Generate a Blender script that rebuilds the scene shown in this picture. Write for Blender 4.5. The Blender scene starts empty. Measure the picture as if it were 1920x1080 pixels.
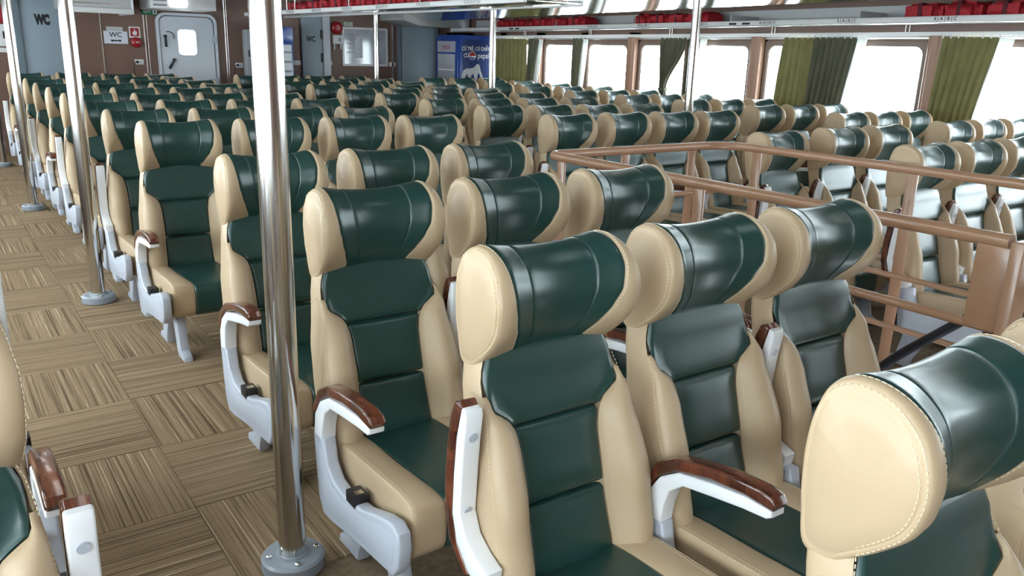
import bpy, bmesh, math, random
from mathutils import Matrix, Vector
random.seed(7)
R_ = math.radians
scene = bpy.context.scene
col = scene.collection

# ------------------------------------------------------------------ camera
cam_d = bpy.data.cameras.new('camera')
cam_d.sensor_width = 36.0
cam_d.lens = 1543.0 / 1920.0 * 36.0
cam_d.clip_start = 0.02
cam = bpy.data.objects.new('camera', cam_d)
col.objects.link(cam)
right = Vector((0.81747689, -0.5752472, 0.028674))
upv = Vector((0.13666623, 0.24209613, 0.96057889))
fwd = Vector((0.55951218, 0.78133228, -0.27652486))
m = Matrix((right, upv, -fwd)).transposed().to_4x4()
m.translation = Vector((0, 0, 1.55))
cam.matrix_world = m
scene.camera = cam

# ------------------------------------------------------------------ world, light, exposure
world = bpy.data.worlds.new('sky')
scene.world = world
world.use_nodes = True
bg = world.node_tree.nodes['Background']
bg.inputs[0].default_value = (0.86, 0.94, 1.0, 1)
bg.inputs[1].default_value = 15.0
scene.view_settings.view_transform = 'Standard'
scene.view_settings.look = 'None'
scene.view_settings.gamma = 1.0
scene.view_settings.use_curve_mapping = False
scene.view_settings.exposure = 0.55

XL, XR = -1.35, 7.85          # ship's sides
YF, YB = -4.0, 13.2           # wall behind the camera, far wall
ZC = 2.20                     # ceiling


def portal(name, x, sgn):
    d = bpy.data.lights.new(name, 'AREA')
    d.shape = 'RECTANGLE'
    d.size = 1.1
    d.size_y = YB - YF
    d.cycles.is_portal = True
    o = bpy.data.objects.new(name, d)
    col.objects.link(o)
    o.location = (x, (YB + YF) / 2, 1.32)
    o.rotation_euler = (0, sgn * math.pi / 2, 0)
    return o


portal('window_portal', XR + 0.14, 1)
portal('window_portal', XL - 0.14, -1)

# ------------------------------------------------------------------ materials
MATS = {}


def mat(name, color, rough=0.5, metal=0.0, spec=0.5, coat=0.0, emit=None, estr=0.0, bump=0.0, bscale=300.0, var=0.0, vscale=6.0):
    if name in MATS:
        return MATS[name]
    M = bpy.data.materials.new(name)
    M.use_nodes = True
    nt = M.node_tree
    p = nt.nodes['Principled BSDF']
    p.inputs['Base Color'].default_value = (*color, 1)
    p.inputs['Roughness'].default_value = rough
    p.inputs['Metallic'].default_value = metal
    p.inputs['Specular IOR Level'].default_value = spec
    p.inputs['Coat Weight'].default_value = coat
    p.inputs['Coat Roughness'].default_value = 0.24 if name == 'green_leather' else 0.12
    if emit:
        p.inputs['Emission Color'].default_value = (*emit, 1)
        p.inputs['Emission Strength'].default_value = estr
    tc = None
    if bump or var:
        tc = nt.nodes.new('ShaderNodeTexCoord')
    if bump:
        n = nt.nodes.new('ShaderNodeTexNoise')
        n.inputs['Scale'].default_value = bscale
        n.inputs['Detail'].default_value = 3
        nt.links.new(tc.outputs['Object'], n.inputs['Vector'])
        b = nt.nodes.new('ShaderNodeBump')
        b.inputs['Strength'].default_value = bump
        b.inputs['Distance'].default_value = 0.002
        nt.links.new(n.outputs['Fac'], b.inputs['Height'])
        nt.links.new(b.outputs['Normal'], p.inputs['Normal'])
    if var:
        n = nt.nodes.new('ShaderNodeTexNoise')
        n.inputs['Scale'].default_value = vscale
        n.inputs['Detail'].default_value = 4
        nt.links.new(tc.outputs['Object'], n.inputs['Vector'])
        r = nt.nodes.new('ShaderNodeValToRGB')
        r.color_ramp.elements[0].position = 0.3
        r.color_ramp.elements[1].position = 0.7
        r.color_ramp.elements[0].color = (*[c * (1 - var) for c in color], 1)
        r.color_ramp.elements[1].color = (*[min(1, c * (1 + var)) for c in color], 1)
        nt.links.new(n.outputs['Fac'], r.inputs['Fac'])
        nt.links.new(r.outputs['Color'], p.inputs['Base Color'])
    MATS[name] = M
    return M


def stripe_material(name, sx, sy, stops, rough=0.95, spec=0.1, coat=0.0, rnd=True, detail=2.0):
    M = bpy.data.materials.new(name)
    M.use_nodes = True
    nt = M.node_tree
    p = nt.nodes['Principled BSDF']
    p.inputs['Roughness'].default_value = rough
    p.inputs['Specular IOR Level'].default_value = spec
    p.inputs['Coat Weight'].default_value = coat
    p.inputs['Coat Roughness'].default_value = 0.1
    tc = nt.nodes.new('ShaderNodeTexCoord')
    mp = nt.nodes.new('ShaderNodeMapping')
    mp.inputs['Scale'].default_value = (sx, sy, 1)
    nt.links.new(tc.outputs['Object'], mp.inputs['Vector'])
    if rnd:
        oi = nt.nodes.new('ShaderNodeObjectInfo')
        mu = nt.nodes.new('ShaderNodeMath')
        mu.operation = 'MULTIPLY'
        mu.inputs[1].default_value = 40.0
        nt.links.new(oi.outputs['Random'], mu.inputs[0])
        cx = nt.nodes.new('ShaderNodeCombineXYZ')
        for k in (0, 1, 2):
            nt.links.new(mu.outputs[0], cx.inputs[k])
        nt.links.new(cx.outputs[0], mp.inputs['Location'])
    n = nt.nodes.new('ShaderNodeTexNoise')
    n.inputs['Scale'].default_value = 1.0
    n.inputs['Detail'].default_value = detail
    n.inputs['Roughness'].default_value = 0.7
    nt.links.new(mp.outputs[0], n.inputs['Vector'])
    r = nt.nodes.new('ShaderNodeValToRGB')
    e = r.color_ramp.elements
    e[0].position, e[0].color = stops[0][0], (*stops[0][1], 1)
    e[1].position, e[1].color = stops[-1][0], (*stops[-1][1], 1)
    for pos, c in stops[1:-1]:
        k = e.new(pos)
        k.color = (*c, 1)
    nt.links.new(n.outputs['Fac'], r.inputs['Fac'])
    nt.links.new(r.outputs['Color'], p.inputs['Base Color'])
    MATS[name] = M
    return M


GREEN = mat('green_leather', (0.010, 0.047, 0.041), rough=0.36, spec=0.6, coat=0.22, bump=0.10, bscale=420)
TAN = mat('tan_leather', (0.485, 0.36, 0.23), rough=0.42, spec=0.4, bump=0.08, bscale=420)
THREAD = mat('cream_thread', (0.72, 0.60, 0.42), rough=0.8)
GREY = mat('grey_plastic', (0.47, 0.50, 0.57), rough=0.35)
WHITE = mat('white_plastic', (0.80, 0.81, 0.83), rough=0.32)
BLACK = mat('black_plastic', (0.012, 0.012, 0.015), rough=0.4)
STEEL = mat('brushed_steel', (0.66, 0.65, 0.63), rough=0.17, metal=1.0)
FLANGE = mat('grey_painted_flange', (0.27, 0.30, 0.34), rough=0.35)
RAILP = mat('brown_rail_paint', (0.37, 0.205, 0.122), rough=0.3, coat=0.25)
BROWN = mat('brown_wall_laminate', (0.19, 0.112, 0.084), rough=0.45, var=0.08, vscale=1.5)
PILLAR = mat('pillar_paint', (0.30, 0.17, 0.115), rough=0.4)
TRIMW = mat('white_trim', (0.72, 0.72, 0.72), rough=0.35)
RACKG = mat('rack_grey', (0.50, 0.51, 0.51), rough=0.35)
ALU = mat('aluminium_strip', (0.75, 0.75, 0.74), rough=0.25, metal=0.9)
MIRRORC = mat('glossy_metal_ceiling', (0.72, 0.73, 0.72), rough=0.10, metal=1.0)
DOORW = mat('white_door_paint', (0.62, 0.66, 0.72), rough=0.35)
DOORG = mat('blue_grey_door_paint', (0.30, 0.37, 0.43), rough=0.4)
RED = mat('red_jacket_fabric', (0.40, 0.012, 0.022), rough=0.7, bump=0.3, bscale=90, var=0.35, vscale=14)
REDP = mat('red_plastic', (0.36, 0.015, 0.02), rough=0.3)
BLUE = mat('blue_fridge_paint', (0.008, 0.055, 0.30), rough=0.3, coat=0.3)
NAVY = mat('dark_blue_print', (0.005, 0.025, 0.14), rough=0.4)


def cloth(name, color, through=0.35):
    M = mat(name, color, rough=0.9, bump=0.2, bscale=200, var=0.12, vscale=8)
    nt = M.node_tree
    p = nt.nodes['Principled BSDF']
    out = nt.nodes['Material Output']
    tl = nt.nodes.new('ShaderNodeBsdfTranslucent')
    tl.inputs[0].default_value = (*color, 1)
    mx = nt.nodes.new('ShaderNodeMixShader')
    mx.inputs[0].default_value = through
    nt.links.new(p.outputs[0], mx.inputs[1])
    nt.links.new(tl.outputs[0], mx.inputs[2])
    nt.links.new(mx.outputs[0], out.inputs[0])
    return M


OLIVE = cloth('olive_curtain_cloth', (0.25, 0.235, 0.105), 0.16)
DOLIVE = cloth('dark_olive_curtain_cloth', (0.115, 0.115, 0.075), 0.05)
LINEN = cloth('white_curtain_lining', (0.8, 0.82, 0.80), 0.45)
PAPER = mat('white_paper', (0.72, 0.74, 0.82), rough=0.7)
INK = mat('black_ink', (0.01, 0.01, 0.012), rough=0.6)
INKG = mat('grey_print', (0.30, 0.31, 0.35), rough=0.6)
WHITEINK = mat('white_print', (0.8, 0.8, 0.8), rough=0.5)
GREENS = mat('green_sign', (0.02, 0.16, 0.07), rough=0.5)
BOARD = mat('board_glass', (0.42, 0.45, 0.52), rough=0.08, coat=0.6, var=0.2, vscale=5)
LAMP = mat('lamp_diffuser', (0.9, 0.9, 0.9), rough=0.5, emit=(1.0, 0.95, 0.88), estr=2.0)
LAMPB = mat('bright_lamp_diffuser', (0.9, 0.9, 0.9), rough=0.5, emit=(1.0, 0.97, 0.92), estr=6.0)
SHELFL = mat('lit_fridge_goods', (0.7, 0.75, 0.8), rough=0.4)
DARK = mat('dark_void', (0.02, 0.02, 0.02), rough=0.9)
STAIRM = mat('grey_stair_vinyl', (0.12, 0.12, 0.125), rough=0.6)
CARPET = stripe_material('striped_carpet', 130.0, 0.7, [(0.33, (0.065, 0.042, 0.025)), (0.44, (0.185, 0.127, 0.075)), (0.52, (0.30, 0.214, 0.130)), (0.58, (0.23, 0.158, 0.095)), (0.66, (0.58, 0.45, 0.30))], detail=4.0)
CARPETP = mat('plain_brown_carpet', (0.20, 0.145, 0.095), rough=0.95, spec=0.1, bump=0.5, bscale=150, var=0.2, vscale=40)
WOOD = stripe_material('glossy_burl_wood', 30.0, 7.0, [(0.32, (0.028, 0.007, 0.004)), (0.5, (0.13, 0.035, 0.016)), (0.68, (0.24, 0.075, 0.035))], rough=0.25, spec=0.5, coat=0.6, rnd=False, detail=5)


def glass_material():
    M = bpy.data.materials.new('window_glass')
    M.use_nodes = True
    nt = M.node_tree
    nt.nodes.clear()
    out = nt.nodes.new('ShaderNodeOutputMaterial')
    mx = nt.nodes.new('ShaderNodeMixShader')
    tr = nt.nodes.new('ShaderNodeBsdfTransparent')
    tr.inputs[0].default_value = (0.94, 0.97, 0.97, 1)
    gl = nt.nodes.new('ShaderNodeBsdfGlossy')
    gl.inputs['Roughness'].default_value = 0.02
    mx.inputs[0].default_value = 0.05
    nt.links.new(tr.outputs[0], mx.inputs[1])
    nt.links.new(gl.outputs[0], mx.inputs[2])
    nt.links.new(mx.outputs[0], out.inputs[0])
    return M


GLASS = glass_material()

# ------------------------------------------------------------------ helpers


def mesh(name, verts, faces, material, angle=40.0):
    me = bpy.data.meshes.new(name)
    me.from_pydata([tuple(v) for v in verts], [], faces)
    me.materials.append(material)
    me.shade_smooth()
    me.set_sharp_from_angle(angle=R_(angle))
    me.update()
    return me


def bm_mesh(name, bm, material, angle=40.0):
    me = bpy.data.meshes.new(name)
    bmesh.ops.recalc_face_normals(bm, faces=bm.faces)
    bm.to_mesh(me)
    bm.free()
    me.materials.append(material)
    me.shade_smooth()
    me.set_sharp_from_angle(angle=R_(angle))
    return me


def obj(name, me, parent=None, loc=(0, 0, 0), rot=(0, 0, 0)):
    o = bpy.data.objects.new(name, me)
    col.objects.link(o)
    o.location = loc
    o.rotation_euler = rot
    if parent is not None:
        o.parent = parent
    return o


def tag(o, label, cat, group=None):
    o['label'] = label
    o['category'] = cat
    if group:
        o['group'] = group
    return o


def struct(o):
    o['kind'] = 'structure'
    return o


def thing(name, label, cat, loc=(0, 0, 0), rotz=0.0, group=None):
    o = obj(name, None, None, loc, (0, 0, rotz))
    o.empty_display_size = 0.1
    return tag(o, label, cat, group)


def box_bm(x0, x1, y0, y1, z0, z1, bev=0.0, seg=2, zf=None, bm=None):
    if bm is None:
        bm = bmesh.new()
    c = [(x, y, z) for x in (x0, x1) for y in (y0, y1) for z in (z0, z1)]
    vs = [bm.verts.new((x, y, z + (zf(y) if zf else 0))) for x, y, z in c]
    fs = []
    for f in ((0, 1, 3, 2), (4, 6, 7, 5), (0, 4, 5, 1), (2, 3, 7, 6), (0, 2, 6, 4), (1, 5, 7, 3)):
        fs.append(bm.faces.new([vs[i] for i in f]))
    if bev:
        es = set()
        for f in fs:
            es.update(f.edges)
        bmesh.ops.bevel(bm, geom=list(es), offset=bev, segments=seg, affect='EDGES', profile=0.5)
    return bm


def box(name, x0, x1, y0, y1, z0, z1, material, parent=None, bev=0.0, zf=None, seg=2):
    return obj(name, bm_mesh(name, box_bm(x0, x1, y0, y1, z0, z1, bev, seg, zf), material), parent)


def poly_x(name, pts, x0, x1, material, bev=0.004, seg=2, angle=40):
    """extrude a (y, z) outline along x"""
    bm = bmesh.new()
    a = [bm.verts.new((x0, y, z)) for y, z in pts]
    b = [bm.verts.new((x1, y, z)) for y, z in pts]
    n = len(pts)
    f1 = bm.faces.new(a)
    f2 = bm.faces.new(list(reversed(b)))
    for i in range(n):
        j = (i + 1) % n
        bm.faces.new((a[j], a[i], b[i], b[j]))
    bmesh.ops.recalc_face_normals(bm, faces=bm.faces)
    if bev:
        es = list(set(f1.edges) | set(f2.edges))
        bmesh.ops.bevel(bm, geom=es, offset=bev, segments=seg, affect='EDGES', profile=0.5)
    return bm_mesh(name, bm, material, angle)


def poly_y(name, pts, y0, y1, material, bev=0.0, angle=40):
    """extrude an (x, z) outline along y"""
    me = poly_x(name, [(-x, z) for x, z in pts], y0, y1, material, bev, 2, angle)
    me.transform(Matrix.Rotation(R_(90), 4, 'Z'))          # x->y, y->-x
    return me


def catmull(pts, n, closed=True):
    out = []
    m_ = len(pts)
    segs = m_ if closed else m_ - 1
    per = max(1, n // segs)
    for i in range(segs):
        g = lambda k: pts[k % m_] if closed else pts[max(0, min(m_ - 1, k))]
        p0, p1, p2, p3 = g(i - 1), g(i), g(i + 1), g(i + 2)
        for q in range(per):
            t = q / per
            out.append(tuple(0.5 * ((2 * b) + (-a + c) * t + (2 * a - 5 * b + 4 * c - d) * t * t + (-a + 3 * b - 3 * c + d) * t ** 3)
                             for a, b, c, d in zip(p0, p1, p2, p3)))
    if not closed:
        out.append(pts[-1])
    return out


def tube_bm(path, r, n=12, closed=False, bm=None, caps=True):
    if bm is None:
        bm = bmesh.new()
    P = [Vector(p) for p in path]
    rings = []
    N = len(P)
    prev = None
    for i in range(N):
        a = P[(i - 1) % N] if (closed or i > 0) else P[0]
        b = P[(i + 1) % N] if (closed or i < N - 1) else P[-1]
        t = (b - a).normalized()
        if prev is None:
            ref = Vector((0, 0, 1)) if abs(t.z) < 0.9 else Vector((1, 0, 0))
            u = t.cross(ref).normalized()
        else:
            u = (prev - t * prev.dot(t)).normalized()
        prev = u
        w = t.cross(u)
        rings.append([bm.verts.new(P[i] + (u * math.cos(2 * math.pi * k / n) + w * math.sin(2 * math.pi * k / n)) * r) for k in range(n)])
    for i in range(N if closed else N - 1):
        A, B = rings[i], rings[(i + 1) % N]
        for k in range(n):
            bm.faces.new((A[k], A[(k + 1) % n], B[(k + 1) % n], B[k]))
    if caps and not closed:
        bm.faces.new(list(reversed(rings[0])))
        bm.faces.new(rings[-1])
    return bm


def tube(name, path, r, material, parent=None, n=12, closed=False, loc=(0, 0, 0)):
    return obj(name, bm_mesh(name, tube_bm(path, r, n, closed), material, 50), parent, loc)


def lathe_mesh(name, prof, material, n=32, angle=40):
    """prof: (r, z) list, bottom to top"""
    vs, fs = [], []
    for r, z in prof:
        for k in range(n):
            a = 2 * math.pi * k / n
            vs.append((r * math.cos(a), r * math.sin(a), z))
    m_ = len(prof)
    for i in range(m_ - 1):
        for k in range(n):
            fs.append((i * n + k, i * n + (k + 1) % n, (i + 1) * n + (k + 1) % n, (i + 1) * n + k))
    fs.append(tuple(reversed(range(n))))
    fs.append(tuple((m_ - 1) * n + k for k in range(n)))
    return mesh(name, vs, fs, material, angle)


def round_path(pts, rad, steps=6):
    """polyline with rounded inner corners; rad may be a list"""
    P = [Vector(p) for p in pts]
    out = [P[0]]
    for i in range(1, len(P) - 1):
        r = rad[i - 1] if isinstance(rad, (list, tuple)) else rad
        a = (P[i - 1] - P[i]).normalized()
        b = (P[i + 1] - P[i]).normalized()
        s, e = P[i] + a * r, P[i] + b * r
        for k in range(steps + 1):
            t = k / steps
            out.append(s * (1 - t) ** 2 + P[i] * 2 * t * (1 - t) + e * t * t)
    out.append(P[-1])
    return out


def rrect(w, h, r, seg=6):
    """rounded rectangle, counter-clockwise, centred"""
    out = []
    for cx, cy, a0 in ((w / 2 - r, h / 2 - r, 0), (-w / 2 + r, h / 2 - r, 90), (-w / 2 + r, -h / 2 + r, 180), (w / 2 - r, -h / 2 + r, 270)):
        for k in range(seg + 1):
            a = R_(a0 + 90 * k / seg)
            out.append((cx + r * math.cos(a), cy + r * math.sin(a)))
    return out


def ring_mesh(name, outer, inner, depth, material, angle=40):
    """flat ring in local x-z, thickness along y (0..depth)"""
    n = len(outer)
    vs, fs = [], []
    for y in (0, depth):
        vs += [(x, y, z) for x, z in outer]
        vs += [(x, y, z) for x, z in inner]
    o0, i0, o1, i1 = 0, n, 2 * n, 3 * n
    for k in range(n):
        j = (k + 1) % n
        fs.append((o0 + k, o0 + j, i0 + j, i0 + k))
        fs.append((o1 + j, o1 + k, i1 + k, i1 + j))
        fs.append((o0 + j, o0 + k, o1 + k, o1 + j))
        fs.append((i0 + k, i0 + j, i1 + j, i1 + k))
    bm = bmesh.new()
    me0 = bpy.data.meshes.new('tmp')
    me0.from_pydata(vs, [], fs)
    bm.from_mesh(me0)
    bpy.data.meshes.remove(me0)
    return bm_mesh(name, bm, material, angle)


def square_outer(inner, w, h):
    """project the points of a rounded rectangle to the enclosing rectangle w x h"""
    out = []
    for x, z in inner:
        k = min((w / 2) / abs(x) if x else 1e9, (h / 2) / abs(z) if z else 1e9)
        out.append((x * k, z * k))
    return out


def text_obj(name, s, size, material, parent, loc, rot, depth=0.001, align='CENTER', sx=1.0, bold=0.0):
    c = bpy.data.curves.new(name, 'FONT')
    c.body = s
    c.size = size
    c.extrude = depth
    c.offset = bold
    c.align_x = align
    c.align_y = 'CENTER'
    c.resolution_u = 3
    tmp = bpy.data.objects.new('tmp', c)
    col.objects.link(tmp)
    bpy.context.view_layer.update()
    dg = bpy.context.evaluated_depsgraph_get()
    me = bpy.data.meshes.new_from_object(tmp.evaluated_get(dg))
    bpy.data.objects.remove(tmp)
    me.materials.clear()
    me.materials.append(material)
    o = obj(name, me, parent, loc, rot)
    o.scale = (sx, 1, 1)
    return o


ON_BACK = (R_(90), 0, 0)            # print that faces the camera on the far wall
ON_RIGHT = (R_(90), 0, R_(-90))     # print on things that face the ship's middle from the right

ORD = ['first', 'second', 'third', 'fourth', 'fifth', 'sixth', 'seventh', 'eighth', 'ninth', 'tenth', 'eleventh', 'twelfth', 'thirteenth', 'fourteenth', 'fifteenth', 'sixteenth']


def zr(y):
    """sheer of the ship's side: features rise slightly towards the camera"""
    return -0.007 * (y - 7.0)


# ------------------------------------------------------------------ structure: floor, ceiling, walls
HX0, HX1, HY0, HY1 = 2.66, 3.86, 0.3, 3.24      # stair opening
bm = bmesh.new()
for a in ((XL, HX0, YF, YB), (HX1, XR, YF, YB), (HX0, HX1, YF, HY0), (HX0, HX1, HY1, YB)):
    box_bm(*a, -0.12, -0.006, bm=bm)
floor = struct(obj('floor', bm_mesh('floor', bm, CARPETP)))
TS = 0.5385
tile_me = bm_mesh('carpet_tile', box_bm(-TS / 2 + .0012, TS / 2 - .0012, -TS / 2 + .0012, TS / 2 - .0012, -0.006, 0.0), CARPET)
for i in range(-4, 4):
    for j in range(-1, 20):
        x = 0.597 + (i + 0.5) * TS
        y = 2.674 + (j + 0.5) * TS
        if x - TS / 2 < XL:
            continue
        t = obj('carpet_tile', tile_me, floor, (x, y, random.uniform(-0.0008, 0.0008)))
        along = (i + j) % 2 == 1
        t.rotation_euler = (0, 0, (0 if along else R_(90)) + random.choice((0, math.pi)))

ceiling = struct(box('ceiling', XL, XR, YF, YB, ZC, ZC + 0.06, MIRRORC))
for k in range(1, 14):
    box('ceiling_joint', XL, XR, YF + k * 1.25, YF + k * 1.25 + 0.012, ZC - 0.004, ZC + 0.002, RACKG, ceiling)

# sloping glossy cove of the ceiling in front of the right-hand rack
zc_ = lambda y: -.012 * (y - 7.0)
cv = []
for xx, zz in ((6.42, ZC - .004), (6.90, 2.035), (6.90, 2.060), (6.60, ZC - .004)):
    cv.append((xx, zz))
vs_, fs_ = [], []
for yy in (YF, YB):
    vs_ += [(x, yy, z + (zc_(yy) if z < 2.1 else 0)) for x, z in cv]
for i in range(4):
    j = (i + 1) % 4
    fs_.append((i, j, 4 + j, 4 + i))
fs_ += [(3, 2, 1, 0), (4, 5, 6, 7)]
struct(obj('ceiling_cove', mesh('ceiling_cove', vs_, fs_, MIRRORC, 20)))
struct(box('wall_front', XL, XR, YF - 0.1, YF, 0, ZC, BROWN))
wall_back = struct(box('wall_back', XL, XR, YB, YB + 0.1, 0, ZC, BROWN))

WZ0, WZ1 = 0.90, 1.71
PY = [12.4, 10.4, 8.34, 6.31, 4.25, 2.19, 0.13, -1.93, -3.90]


def side_wall(name, x, sgn, zf):
    """sgn=+1: outward is +x"""
    xo = x + sgn * 0.12
    a, b = min(x, xo), max(x, xo)
    bm = bmesh.new()
    box_bm(a, b, YF, YB, -0.12, WZ0, bm=bm)
    # upper band follows the sheer
    n = 12
    for k in range(n):
        y0 = YF + (YB - YF) * k / n
        y1 = YF + (YB - YF) * (k + 1) / n
        vs = [bm.verts.new((xx, yy, zz)) for xx in (a, b) for yy in (y0, y1) for zz in (WZ1 + zf(yy), ZC)]
        for f in ((0, 1, 3, 2), (4, 6, 7, 5), (0, 4, 5, 1), (2, 3, 7, 6), (0, 2, 6, 4), (1, 5, 7, 3)):
            bm.faces.new([vs[i] for i in f])
    spans = []
    ys = sorted(PY)
    for p in ys:
        spans.append((p - 0.11, p + 0.11))
    for p, q in zip(ys[:-1], ys[1:]):
        c = (p + q) / 2
        spans.append((c - 0.08, c + 0.08))
    spans.append((12.51, YB))
    for p, q in spans:
        box_bm(a, b, max(YF, p), q, WZ0 - 0.02, WZ1 + 0.12, bm=bm)
    w = struct(obj(name, bm_mesh(name, bm, BROWN)))
    return w


wall_right = side_wall('wall_right', XR, 1, zr)
wall_left = side_wall('wall_left', XL, -1, lambda y: 0.0)

WN = [0]


def window(y0, y1, x, sgn, zoff):
    WN[0] += 1
    w, h = y1 - y0, WZ1 - WZ0
    inner = rrect(w - 0.05, h - 0.05, 0.085)
    outer = square_outer(inner, w + 0.03, h + 0.04)
    me = ring_mesh('window_frame', outer, inner, 0.05, mat('window_frame_paint', (.17, .115, .09), .4))
    o = obj('window_%d' % WN[0], me, None, (x, (y0 + y1) / 2, (WZ0 + WZ1) / 2 + zoff), (0, 0, R_(-90 if sgn > 0 else 90)))
    o.location.x = x - sgn * 0.012
    struct(o)
    gp = rrect(w - 0.03, h - 0.03, 0.09)
    g = obj('pane', poly_y('pane', gp, 0.028, 0.034, GLASS), o)
    seal_i = rrect(w - 0.075, h - 0.075, 0.075)
    obj('seal', ring_mesh('seal', inner, seal_i, 0.02, ALU), o, (0, 0.012, 0))
    return o


for p, q in zip(sorted(PY)[:-1], sorted(PY)[1:]):
    c = (p + q) / 2
    for a, b in ((p + 0.11, c - 0.08), (c + 0.08, q - 0.11)):
        window(a, b, XR, 1, zr((a + b) / 2))
        window(a, b, XL, -1, 0.0)

# rounded pillars between the windows of the right side
for k, p in enumerate(PY):
    pts = [(XR + 0.01, p - 0.085), (XR - 0.05, p - 0.085), (XR - 0.085, p - 0.05), (XR - 0.085, p + 0.05), (XR - 0.05, p + 0.085), (XR + 0.01, p + 0.085)]
    bm = bmesh.new()
    lo = [bm.verts.new((x, y, 0)) for x, y in pts]
    hi = [bm.verts.new((x, y, 1.78 + zr(p))) for x, y in pts]
    for i in range(6):
        j = (i + 1) % 6
        bm.faces.new((lo[i], lo[j], hi[j], hi[i]))
    bm.faces.new(lo[::-1])
    bm.faces.new(hi)
    bmesh.ops.bevel(bm, geom=[e for e in bm.edges if abs(e.verts[0].co.z - e.verts[1].co.z) > 1], offset=0.02, segments=3, affect='EDGES')
    obj('pillar', bm_mesh('pillar', bm, PILLAR, 30), wall_right)

# curtain rail and trim along the right side
struct(box('trim_1', XR - 0.07, XR, YF, YB, 1.775, 1.815, TRIMW, None, 0.006, zr))
struct(box('trim_2', XR - 0.018, XR, YF, YB, 1.748, 1.772, ALU, None, 0.003, zr))
struct(box('trim_3', XL, XL + 0.07, YF, YB, 1.775, 1.815, TRIMW, None, 0.006))

# ------------------------------------------------------------------ the seat


def lerp_table(tab, z):
    if z <= tab[0][0]:
        return tab[0][1]
    for (a, va), (b, vb) in zip(tab[:-1], tab[1:]):
        if z <= b:
            t = (z - a) / (b - a)
            t = t * t * (3 - 2 * t) * 0.5 + t * 0.5
            return va + (vb - va) * t
    return tab[-1][1]


YC = [(.34, -.182), (.40, -.152), (.557, -.112), (.739, -.066), (.86, -.034), (.94, -.012)]
WT = [(.34, .210), (.40, .217), (.47, .2235), (.57, .225), (.66, .220), (.75, .207), (.82, .197), (.87, .188), (.90, .176), (.95, .150)]
BT = [(.34, .124), (.45, .117), (.60, .113), (.69, .115), (.735, .122), (.760, .137), (.780, .160), (.794, .182), (.808, .22)]
BB = [(.34, .040), (.45, .062), (.60, .068), (.70, .058), (.77, .034), (.81, .012), (.85, .0)]


def sst(a, b, x):
    t = max(0.0, min(1.0, (x - a) / (b - a)))
    return t * t * (3 - 2 * t)


def bw(z):
    return min(lerp_table(BT, z), lerp_table(WT, z) - 0.006, 0.184)


def yfront(x, z):
    w = lerp_table(WT, z)
    a = min(1.0, abs(x) / w)
    b = bw(z)
    y = lerp_table(YC, z)
    y -= lerp_table(BB, z) * sst(0.88 * b, b + 0.5 * (w - b), abs(x))
    k = sst(.72, .80, z)
    a0 = 0.80 + 0.13 * k
    if a > a0:
        q = (a - a0) / (1 - a0)
        y += (0.040 - 0.026 * k) * (1 - math.sqrt(max(0.0, 1 - q * q)))
    return y


def grid_mesh(name, rows, material, angle=60):
    vs, fs = [], []
    nc = len(rows[0])
    for r in rows:
        vs += r
    for i in range(len(rows) - 1):
        for j in range(nc - 1):
            fs.append((i * nc + j, i * nc + j + 1, (i + 1) * nc + j + 1, (i + 1) * nc + j))
    return mesh(name, vs, fs, material, angle)


def stitch_bm(paths, r, dash, gap):
    """dashes of thread along paths of (point) lists"""
    bm = bmesh.new()
    for path in paths:
        P = [Vector(p) for p in path]
        acc = 0.0
        seg = []
        L = [0.0]
        for a, b in zip(P[:-1], P[1:]):
            L.append(L[-1] + (b - a).length)

        def at(s):
            for i in range(len(P) - 1):
                if s <= L[i + 1]:
                    t = (s - L[i]) / max(1e-9, L[i + 1] - L[i])
                    return P[i].lerp(P[i + 1], t)
            return P[-1]
        s = 0.0
        while s + dash < L[-1]:
            tube_bm([at(s), at(s + dash)], r, 4, bm=bm)
            s += dash + gap
    return bm


SS = sorted(set([round(-1 + k / 8, 4) for k in range(17)] + [-.97, .97, -.93, .93]))
ES = [0, .03, .07, .14, .25, .4, .55, .7, .82, .9, .95, .98, 1.0]


def back_panel(name, z0, z1, full):
    rows = []
    n = 14
    for i in range(n + 1):
        v = i / n
        v = v + 0.0
        # cluster rows at the two ends
        v = 0.5 - 0.5 * math.cos(math.pi * v) if True else v
        z = z0 + (z1 - z0) * v
        b = bw(z)
        r = []
        for s in SS:
            x = s * b
            y = yfront(x, z) - (0.005 if full else 0.007)
            edge = min(1 - abs(s), 1.0)
            ez = min(v, 1 - v)
            pil = (1 - abs(s) ** 4) * (1 - (abs(2 * v - 1)) ** 4)
            y -= (0.004 if full else 0.010) * pil
            y += (0.006 if full else 0.012) * max(0, 1 - edge / (0.04 if full else 0.07)) ** 2 + 0.013 * max(0, 1 - ez / 0.06) ** 2
            r.append((x, y, z))
        rows.append(r)
    return grid_mesh(name, rows, GREEN)


def bolster(name, sg):
    rows = []
    z0, z1 = 0.355, 0.822
    n = 30
    for i in range(n + 1):
        v = 0.5 - 0.5 * math.cos(math.pi * i / n)
        z = z0 + (z1 - z0) * v
        b, w = bw(z), lerp_table(WT, z)
        r = []
        for s in ES:
            x = b + (w - b) * s
            y = yfront(x, z) - 0.013
            y += 0.011 * max(0, 1 - s / 0.06) ** 2
            ez = min(v * 3, 1 - v)
            y += 0.012 * max(0, 1 - ez / 0.03) ** 2
            r.append((sg * (x + 0.001), y, z))
        yl = r[-1][1]
        w2 = w + 0.0015
        r.append((sg * w2, yl + 0.014, z))
        r.append((sg * w2, yl + 0.032, z))
        r.append((sg * (w - 0.006), yl + 0.036, z))
        rows.append(r if sg < 0 else r)
    me = grid_mesh(name, rows, TAN)
    if sg < 0:
        me.flip_normals()
    return me


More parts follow.
